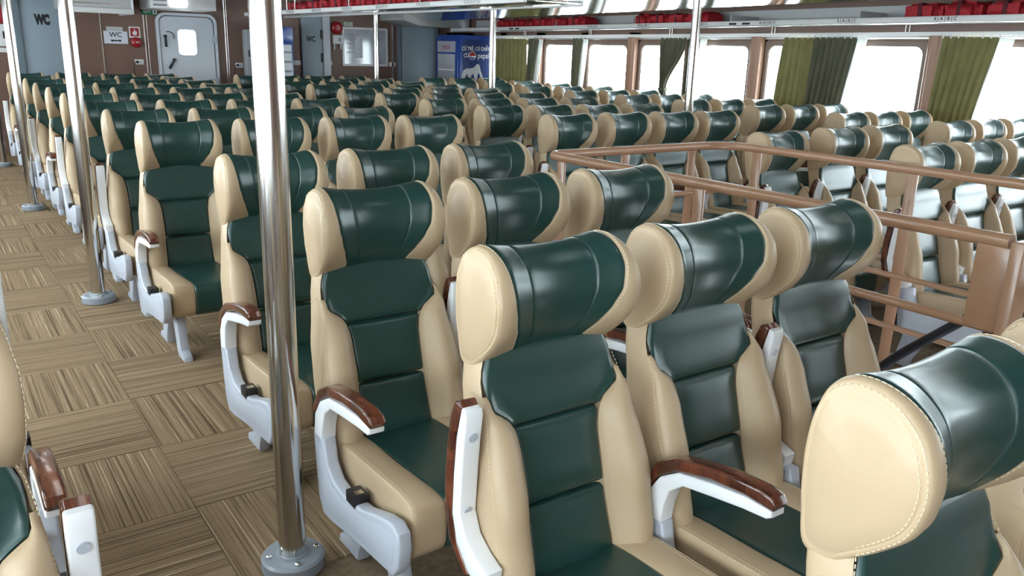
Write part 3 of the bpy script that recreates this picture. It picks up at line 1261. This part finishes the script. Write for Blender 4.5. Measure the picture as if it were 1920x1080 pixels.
def curtain(label, y0, y1, yb0, yb1, pleats, m_, tie=None, amp=.022, lining=None, lx=0.0, zb=.84):
    ym = (y0 + y1) / 2
    zt = 1.765 + zr(ym)
    c = obj('curtain', curtain_mesh(y0 - ym, y1 - ym, yb0 - ym, yb1 - ym, zb - zt, 0, pleats, m_, amp, (tie[0] - zt, tie[1] - ym, tie[2]) if tie else None), None, (XR - .115 - lx, ym, zt))
    tag(c, label, 'curtain', 'curtains along the right-hand windows')
    for k in range(pleats + 1):
        obj('curtain_hook', hook_me, c, (.0, y0 - ym + (y1 - y0) * k / pleats, -.012))
    if lining:
        a, b, ab, bb = lining
        obj('lining', curtain_mesh(a - ym, b - ym, ab - ym, bb - ym, zb - zt, -.01, 2, LINEN, .006), c, (.012, 0, 0))
    if tie:
        bm = box_bm(-.035, .035, tie[1] - ym - tie[2] / 2 - .008, tie[1] - ym + tie[2] / 2 + .008, tie[0] - zt - .02, tie[0] - zt + .02, .008)
        obj('tie_back', bm_mesh('tie_back', bm, m_), c)
    return c


curtain('wide bright olive curtain at the far end, right of the blue fridge', 10.62, 11.55, 10.60, 11.55, 9, OLIVE)
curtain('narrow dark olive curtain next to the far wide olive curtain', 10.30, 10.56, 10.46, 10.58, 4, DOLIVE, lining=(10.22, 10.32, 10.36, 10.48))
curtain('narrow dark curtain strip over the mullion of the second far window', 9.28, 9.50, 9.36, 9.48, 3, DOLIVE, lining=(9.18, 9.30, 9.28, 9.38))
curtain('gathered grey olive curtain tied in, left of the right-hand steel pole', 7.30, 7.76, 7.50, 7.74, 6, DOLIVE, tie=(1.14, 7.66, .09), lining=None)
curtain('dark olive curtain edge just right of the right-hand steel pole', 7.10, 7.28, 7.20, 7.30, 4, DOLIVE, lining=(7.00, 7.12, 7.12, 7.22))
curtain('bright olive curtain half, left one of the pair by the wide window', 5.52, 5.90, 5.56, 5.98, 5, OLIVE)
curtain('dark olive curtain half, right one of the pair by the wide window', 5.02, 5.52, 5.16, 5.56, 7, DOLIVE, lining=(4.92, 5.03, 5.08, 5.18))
curtain('olive curtain hanging right of the rightmost brown pillar', 3.66, 4.16, 3.82, 4.22, 7, OLIVE, lining=(3.54, 3.67, 3.72, 3.84))

# ------------------------------------------------------------------ far wall
YW = YB - .002
for k, (x, w) in enumerate(((2.235, .014), (2.805, .016), (2.845, .010), (3.955, .014), (3.985, .008), (6.78, .03))):
    struct(box('trim_%d' % (k + 4), x - w / 2, x + w / 2, YB - .012, YB + .002, 0, ZC, ALU))

# white weathertight door
door = obj('door_1', poly_y('door_1', [(x, z) for x, z in rrect(.76, 1.82, .10)], -.03, 0, DOORW, .004), None, (3.39, YB - .012, .985))
struct(door)
fo, fi = rrect(.86, 1.92, .13), rrect(.785, 1.845, .105)
obj('door_frame', ring_mesh('door_frame', fo, fi, .06, DOORW), door, (0, -.05, 0))
dw = obj('door_window', ring_mesh('door_window', rrect(.30, .40, .07), rrect(.255, .355, .05), .02, DOORW), door, (-.01, -.046, .55))
obj('pane', poly_y('pane', rrect(.26, .36, .05), 0.004, 0.012, mat('lit_window_glass', (.8, .85, .9), .1, emit=(.92, .97, 1), estr=4.0)), dw)


def handle(parent, x, z, ang):
    o = thing_part = obj('handle', poly_y('handle', [(-.014, .02), (.014, .02), (.018, -.15), (-.018, -.15)], -.06, -.045, BLACK, .004), parent, (x, -.01, z), (0, R_(ang), 0))
    obj('handle_hub', poly_y('handle_hub', [(.022 * math.cos(a * .6283), .022 * math.sin(a * .6283)) for a in range(10)], -.058, -.02, BLACK), o)


handle(door, -.315, .63, 0)
handle(door, -.215, .30, 32)
tube('handle_arc', [(-.27 + .075 * math.cos(R_(a)), -.045, .62 + .075 * math.sin(R_(a))) for a in range(-20, 111, 10)], .006, BLACK, door, 6)
for z in (-.5, .0, .6):
    box('hinge', .365, .415, -.07, -.03, z - .05, z + .05, GREY, door, .006)

# WC partition door on the left
d2 = struct(box('door_2', 1.17, 1.76, YB - .05, YB - .002, .05, 2.12, DOORG, None, .004))
box('door_jamb', 1.13, 1.255, YB - .09, YB - .05, .05, 2.14, mat('darker_blue_grey_paint', (.17, .22, .26), .4), d2, .004)
text_obj('door_lettering', 'WC', .17, INK, d2, (1.52, YB - .053, 1.77), ON_BACK, .001, sx=.58, bold=.012)

# grey door beside the notice board
d3 = struct(box('door_3', 5.15, 5.50, YB - .05, YB - .002, .05, 2.0, DOORG, None, .004))
box('door_jamb', 5.50, 5.62, YB - .08, YB - .002, .05, 2.06, DOORW, d3, .004)
text_obj('door_lettering', 'WC', .12, INK, d3, (5.30, YB - .053, 1.64), ON_BACK, .001, sx=.7, bold=.004)
for z in (1.72, 1.36):
    box('hinge', 5.462, 5.498, YB - .062, YB - .045, z - .07, z + .07, BLACK, d3, .003)
hk = obj('door_knob', lathe_mesh('door_knob', [(.012, 0), (.012, .03), (.03, .04), (.03, .06), (.015, .07)], STEEL, 16), d3, (5.21, YB - .05, 1.05), (R_(90), 0, 0))

# large grey sliding panel
d4 = struct(box('door_4', 6.93, 7.60, YB - .06, YB - .002, .05, 1.90, DOORG, None, .006))
box('door_jamb', 6.86, 6.92, YB - .07, YB - .002, .05, 2.0, mat('darker_blue_grey_paint', (.17, .22, .26), .4), d4, .004)
box('door_jamb', 7.61, 7.65, YB - .07, YB - .002, .05, 2.0, mat('darker_blue_grey_paint', (.17, .22, .26), .4), d4, .004)

# ceiling soffits at the far end
sof = tag(obj('ceiling_soffit', poly_y('ceiling_soffit', [(6.55, 1.98), (6.85, 1.90), (7.80, 1.90), (7.80, 2.15), (6.55, 2.15)], 12.35, YB - .005, RACKG, .004)), 'grey angled ceiling box above the far grey door panel', 'ceiling box')

# notice board with seat plan
nb = thing('notice_board', 'white framed notice board with a glossy deck plan', 'notice board', (6.265, YB - .004, 1.545))
obj('board_frame', ring_mesh('board_frame', rrect(.83, .62, .01, 2), rrect(.765, .555, .006, 2), .025, WHITE), nb, (0, -.025, 0))
obj('board_sheet', poly_y('board_sheet', rrect(.77, .56, .006, 2), -.010, -.002, BOARD), nb)
for k in range(5):
    box('printed_line', -.33 + .02 * (k % 2), -.20, -.0135, -.010, .18 - .07 * k, .195 - .07 * k, INKG, nb)
for x, w, h in ((-.12, .14, .30), (.20, .10, .34)):
    box('printed_plan', x - w / 2, x + w / 2, -.0135, -.010, -h / 2 - .03, h / 2 - .03, PAPER, nb, .001)
    box('printed_plan', x - w / 3, x + w / 3, -.016, -.0135, h / 2 - .03, h / 2 + .02, PAPER, nb, .001)


# sockets
def socket(x, z, label, plug=False):
    t = thing('wall_socket', label, 'socket', (x, YB, z))
    box('plate', -.06, .06, -.012, -.001, -.036, .036, WHITE, t, .004)
    for dx in (-.03, .02):
        box('slot', dx, dx + .006, -.0128, -.0118, -.012, .012, INK, t)
    if plug:
        obj('plug', disc('plug', (-.03, -.012, 0), (0, -1, 0), .018, .04, BLACK), t)
        c = obj('cable', bm_mesh('cable', tube_bm(catmull([(-.03, -.05, 0), (-.07, -.06, -.02), (-.085, -.04, -.12), (-.08, -.03, -.35), (-.08, -.02, -.8)], 20, False), .006, 8), BLACK, 60), t)
    return t


socket(2.70, 1.245, 'white wall socket with a black plug, under the red alarm bell', True)
socket(4.14, 1.22, 'white wall socket with a plug, right of the white door', True)
socket(5.63 - .02, 1.275, 'white double socket at the lower left of the notice board')
socket(6.77, 1.27, 'white socket at the lower right of the notice board')
socket(5.07, 1.27, 'small white switch plate left of the far grey door')

# signs
t = thing('paper_sign', 'white paper WC sign with a double arrow on brown wall', 'sign', (2.42, YB - .002, 1.575))
box('sheet', -.155, .155, -.004, 0, -.085, .085, PAPER, t)
box('upper_sheet', -.115, .10, -.006, -.001, .085, .145, mat('grey_paper', (.55, .55, .57), .7), t)
text_obj('sign_lettering', 'WC', .095, INK, t, (.0, -.0052, .035), ON_BACK, .0006, bold=.001)
obj('double_arrow', poly_y('double_arrow', [(-.072, -.043), (-.046, -.020), (-.046, -.034), (.046, -.034), (.046, -.020), (.072, -.043), (.046, -.066), (.046, -.052), (-.046, -.052), (-.046, -.066)], -.0058, -.004, INK), t)
t = thing('fire_alarm_sign', 'small red fire call sign with white border', 'sign', (2.675, YB - .002, 1.655))
box('plate', -.075, .075, -.004, 0, -.075, .075, WHITEINK, t, .001)
box('red_field', -.058, .058, -.0055, -.003, -.058, .058, REDP, t)
obj('hand_symbol', poly_y('hand_symbol', [(-.02, -.04), (.02, -.04), (.03, -.01), (.028, .012), (.006, .015), (.006, .042), (-.006, .042), (-.006, .01), (-.026, .008), (-.03, -.015)], -.0068, -.005, WHITEINK), t)


def bell(x, z, r, label):
    t = thing('alarm_bell', label, 'alarm bell', (x, YB, z))
    obj('gong', lathe_mesh('gong', [(r, .0), (r, .03), (r * .9, .045), (r * .55, .058), (r * .2, .062)], REDP, 28), t, (0, -.01, 0), (R_(90), 0, 0))
    obj('centre_bolt', lathe_mesh('centre_bolt', [(.012, .06), (.012, .072), (.006, .076)], STEEL, 10), t, (0, -.01, 0), (R_(90), 0, 0))
    box('mount', -r * .5, r * .5, -.012, 0, -r * .5, r * .5, REDP, t)


bell(2.68, 1.515, .072, 'red round alarm bell below the fire call sign')
bell(5.76, 1.83, .098, 'red round alarm bell left of the notice board')
t = thing('alarm_box', 'white alarm switch box under the red bell by the board', 'box', (5.75, YB, 1.60))
box('body', -.07, .10, -.06, 0, -.02, .12, WHITE, t, .008)
box('window', .02, .06, -.062, -.058, .02, .07, INKG, t)
tube('cable', [(-.04, -.03, -.02), (-.045, -.03, -.11)], .012, WHITE, t, 8)
tube('cable', [(.07, -.03, -.02), (.07, -.03, -.10)], .012, WHITE, t, 8)
t = thing('exit_sign', 'green and white emergency exit sign beside the white door', 'sign', (2.90, YB - .001, 1.945))
box('plate', -.11, .11, -.02, 0, -.045, .045, GREENS, t, .003)
box('white_field', .04, .095, -.0215, -.019, -.032, .032, WHITEINK, t)
obj('arrow', poly_y('arrow', [(.068, -.026), (.09, .0), (.076, .0), (.076, .026), (.06, .026), (.06, 0), (.046, 0)], -.023, -.021, GREENS), t)
text_obj('sign_lettering', 'EXIT', .05, WHITEINK, t, (-.035, -.0205, 0), ON_BACK, .0006)
t = thing('exit_sign', 'small pale sign above the left corner of the notice board', 'sign', (5.97, YB - .001, 1.90))
box('plate', -.08, .08, -.012, 0, -.032, .032, mat('pale_green_plate', (.5, .58, .5), .5), t, .002)
text_obj('sign_lettering', 'EXIT', .036, GREENS, t, (0, -.0125, 0), ON_BACK, .0005)
t = thing('exit_sign', 'small dark green framed sign left of the blue fridge', 'sign', (7.70, YB - .001, 1.50))
box('plate', -.05, .05, -.012, 0, -.075, .075, mat('pale_green_plate', (.5, .58, .5), .5), t, .002)
box('green_field', -.035, .035, -.0135, -.011, -.06, .06, mat('black_green', (.01, .05, .03), .5), t)
obj('running_figure', poly_y('running_figure', [(-.01, -.03), (.004, -.03), (.004, 0), (.014, 0), (.014, .025), (-.012, .025), (-.012, 0)], -.0148, -.013, GREENS), t)
t = thing('fire_box', 'pale fire equipment box with red panel at the left edge', 'cabinet', (1.015, YB, 1.50))
box('body', -.10, .085, -.10, 0, -.08, .20, WHITE, t, .006)
box('red_panel', -.10, .06, -.09, 0, .21, .42, REDP, t, .01)
box('gauge', .02, .05, -.104, -.098, .02, .11, INK, t)
box('label_plate', -.06, .09, -.02, 0, -.16, -.10, WHITEINK, t, .003)

# electrical cabinet half behind the near pole
t = thing('electrical_cabinet', 'narrow pale grey cabinet on brown wall behind the near pole', 'cabinet', (4.34, YB, 1.05))
box('body', -.13, .09, -.16, -.002, 0, .70, mat('cabinet_grey', (.45, .47, .49), .4), t, .006)
box('cabinet_door', -.115, .075, -.168, -.158, .02, .68, mat('cabinet_grey', (.45, .47, .49), .4), t, .004)
box('handle', -.10, -.085, -.18, -.166, .3, .4, BLACK, t, .003)

# drinks fridge half behind the near pole
t = thing('drinks_fridge', 'blue drinks fridge half hidden behind the nearest steel pole', 'fridge', (4.49, 12.85, 0))
box('cabinet_body', -.04, .30, -.25, .34, .03, 1.80, BLUE, t, .012)
box('header', -.04, .30, -.262, -.24, 1.56, 1.80, BLUE, t, .006)
box('door_panel', -.01, .27, -.266, -.248, .2, 1.54, SHELFL, t, .004)
for k in range(9):
    box('shelf', .0, .26, -.274, -.264, .3 + .14 * k, .33 + .14 * k, INKG, t)
box('foot_plinth', -.02, .28, -.23, .32, 0, .05, BLACK, t)

# drinks fridge with lettering in the far right corner
FX0, FX1, FY0, FY1, FH = 7.13, 7.74, 11.62, 12.34, 1.775
t = thing('drinks_fridge', 'blue drinks fridge with white lettering on its side, far right corner', 'fridge', (FX0, FY0, 0))
box('cabinet_body', 0.03, FX1 - FX0, 0, FY1 - FY0, .03, FH, BLUE, t, .012)
box('side_print', .09, FX1 - FX0 - .02, -.003, .002, .30, FH - .07, NAVY, t)
box('foot_plinth', .06, FX1 - FX0 - .03, .03, FY1 - FY0 - .03, 0, .05, BLACK, t)
dr = box('door', 0, .03, .02, FY1 - FY0 - .02, .20, FH - .05, BLUE, t, .006)
box('door_glass', -.004, .004, .09, FY1 - FY0 - .09, .30, FH - .30, mat('fridge_glass', (.35, .38, .43), .08, coat=.5), dr)
box('door_header', -.005, .004, .08, FY1 - FY0 - .08, FH - .27, FH - .10, mat('pale_header', (.40, .40, .48), .3), dr)
text_obj('header_lettering', 'pepsi', .12, REDP, dr, (-.006, (FY1 - FY0) / 2, FH - .185), ON_RIGHT, .0006)
for z in (.7, 1.0, 1.22):
    box('shelf_edge', -.007, -.003, .10, FY1 - FY0 - .10, z, z + .02, WHITEINK, dr)
tx = (FX1 - FX0) / 2 + .03
text_obj('side_lettering', 'CỨ TRẺ, CỨ CHẤT,', .078, WHITEINK, t, (tx + .005, -.0045, 1.565), ON_BACK, .0006, sx=.80, bold=.001)
text_obj('side_lettering', 'CỨ', .085, WHITEINK, t, (.155, -.0045, 1.46), ON_BACK, .0006, sx=.8, bold=.001)
text_obj('side_lettering', 'pepsi', .125, WHITEINK, t, (.475, -.0045, 1.46), ON_BACK, .0006, sx=.85)


def semi(r, a0, a1, n=14):
    return [(r * math.cos(R_(a0 + (a1 - a0) * k / n)), r * math.sin(R_(a0 + (a1 - a0) * k / n))) for k in range(n + 1)]


obj('round_emblem', poly_y('round_emblem', semi(.066, 0, 348, 29), -.0045, -.002, WHITEINK), t, (.27, 0, 1.46))
obj('emblem_red', poly_y('emblem_red', semi(.058, 12, 200), -.0058, -.003, REDP), t, (.27, 0, 1.46), (0, R_(12), 0))
obj('emblem_blue', poly_y('emblem_blue', semi(.058, 205, 335), -.0058, -.003, BLUE), t, (.27, 0, 1.46), (0, R_(12), 0))
# pale brush-stroke figure on the lower side of the fridge
fig = [(.07, .98), (.10, 1.07), (.16, 1.10), (.25, 1.105), (.30, 1.12), (.345, 1.165), (.385, 1.18), (.41, 1.15), (.43, 1.07), (.46, 1.0), (.475, .94), (.455, .92), (.42, .98), (.395, 1.04), (.375, 1.0), (.36, .92), (.33, .88), (.31, .95), (.285, 1.02), (.25, .98), (.23, .90), (.20, .88), (.19, .97), (.165, 1.02), (.14, .96), (.115, .90), (.09, .90)]
obj('white_print_figure', poly_y('white_print_figure', [(x, (z - .88) * .95 + 1.05) for x, z in fig], -.0045, -.002, mat('pale_print', (.55, .57, .60), .5)), t)

# ------------------------------------------------------------------ ceiling fittings


def ceiling_lamp(x, y, w, l, label):
    t = thing('ceiling_lamp', label, 'ceiling lamp', (x, y, ZC))
    box('housing', -w / 2, w / 2, -l / 2, l / 2, -.035, -.001, TRIMW, t, .006)
    box('diffuser', -w / 2 + .02, w / 2 - .02, -l / 2 + .02, l / 2 - .02, -.042, -.034, LAMP, t, .003)


for i, x in enumerate((.45, 3.25, 5.85)):
    for k, y in enumerate((-2.0, .6, 3.2, 5.8, 8.4, 10.9)):
        ceiling_lamp(x, y, .28, 1.2, 'flat white ceiling lamp over the %s, %s from the camera end' % (('left aisle', 'middle of the cabin', 'right aisle')[i], ORD[k]))

# boxes hanging at the far end
t = thing('ceiling_locker', 'grey ceiling locker with white lower edge, upper left far wall', 'locker', (2.08, 12.6, ZC))
box('body', -.40, .40, -.30, .55, -.28, -.002, RACKG, t, .006)
box('lower_edge', -.42, .42, -.33, -.28, -.33, -.26, TRIMW, t, .008)
box('end_cap', .40, .425, -.33, .55, -.33, -.01, WHITE, t, .006)
for k in range(3):
    box('slat', -.38, .38, -.312, -.296, -.22 + .07 * k, -.20 + .07 * k, ALU, t)
t = thing('ceiling_air_unit', 'white ceiling air unit above the white far door', 'air unit', (3.17, 12.6, ZC))
box('body', -.44, .42, -.30, .40, -.235, -.002, WHITE, t, .012)
box('lit_panel', -.20, .02, -.314, -.298, -.20, -.04, LAMPB, t, .004)
for k in range(3):
    box('grille_slat', -.41, -.24, -.312, -.296, -.20 + .06 * k, -.175 + .06 * k, INKG, t)
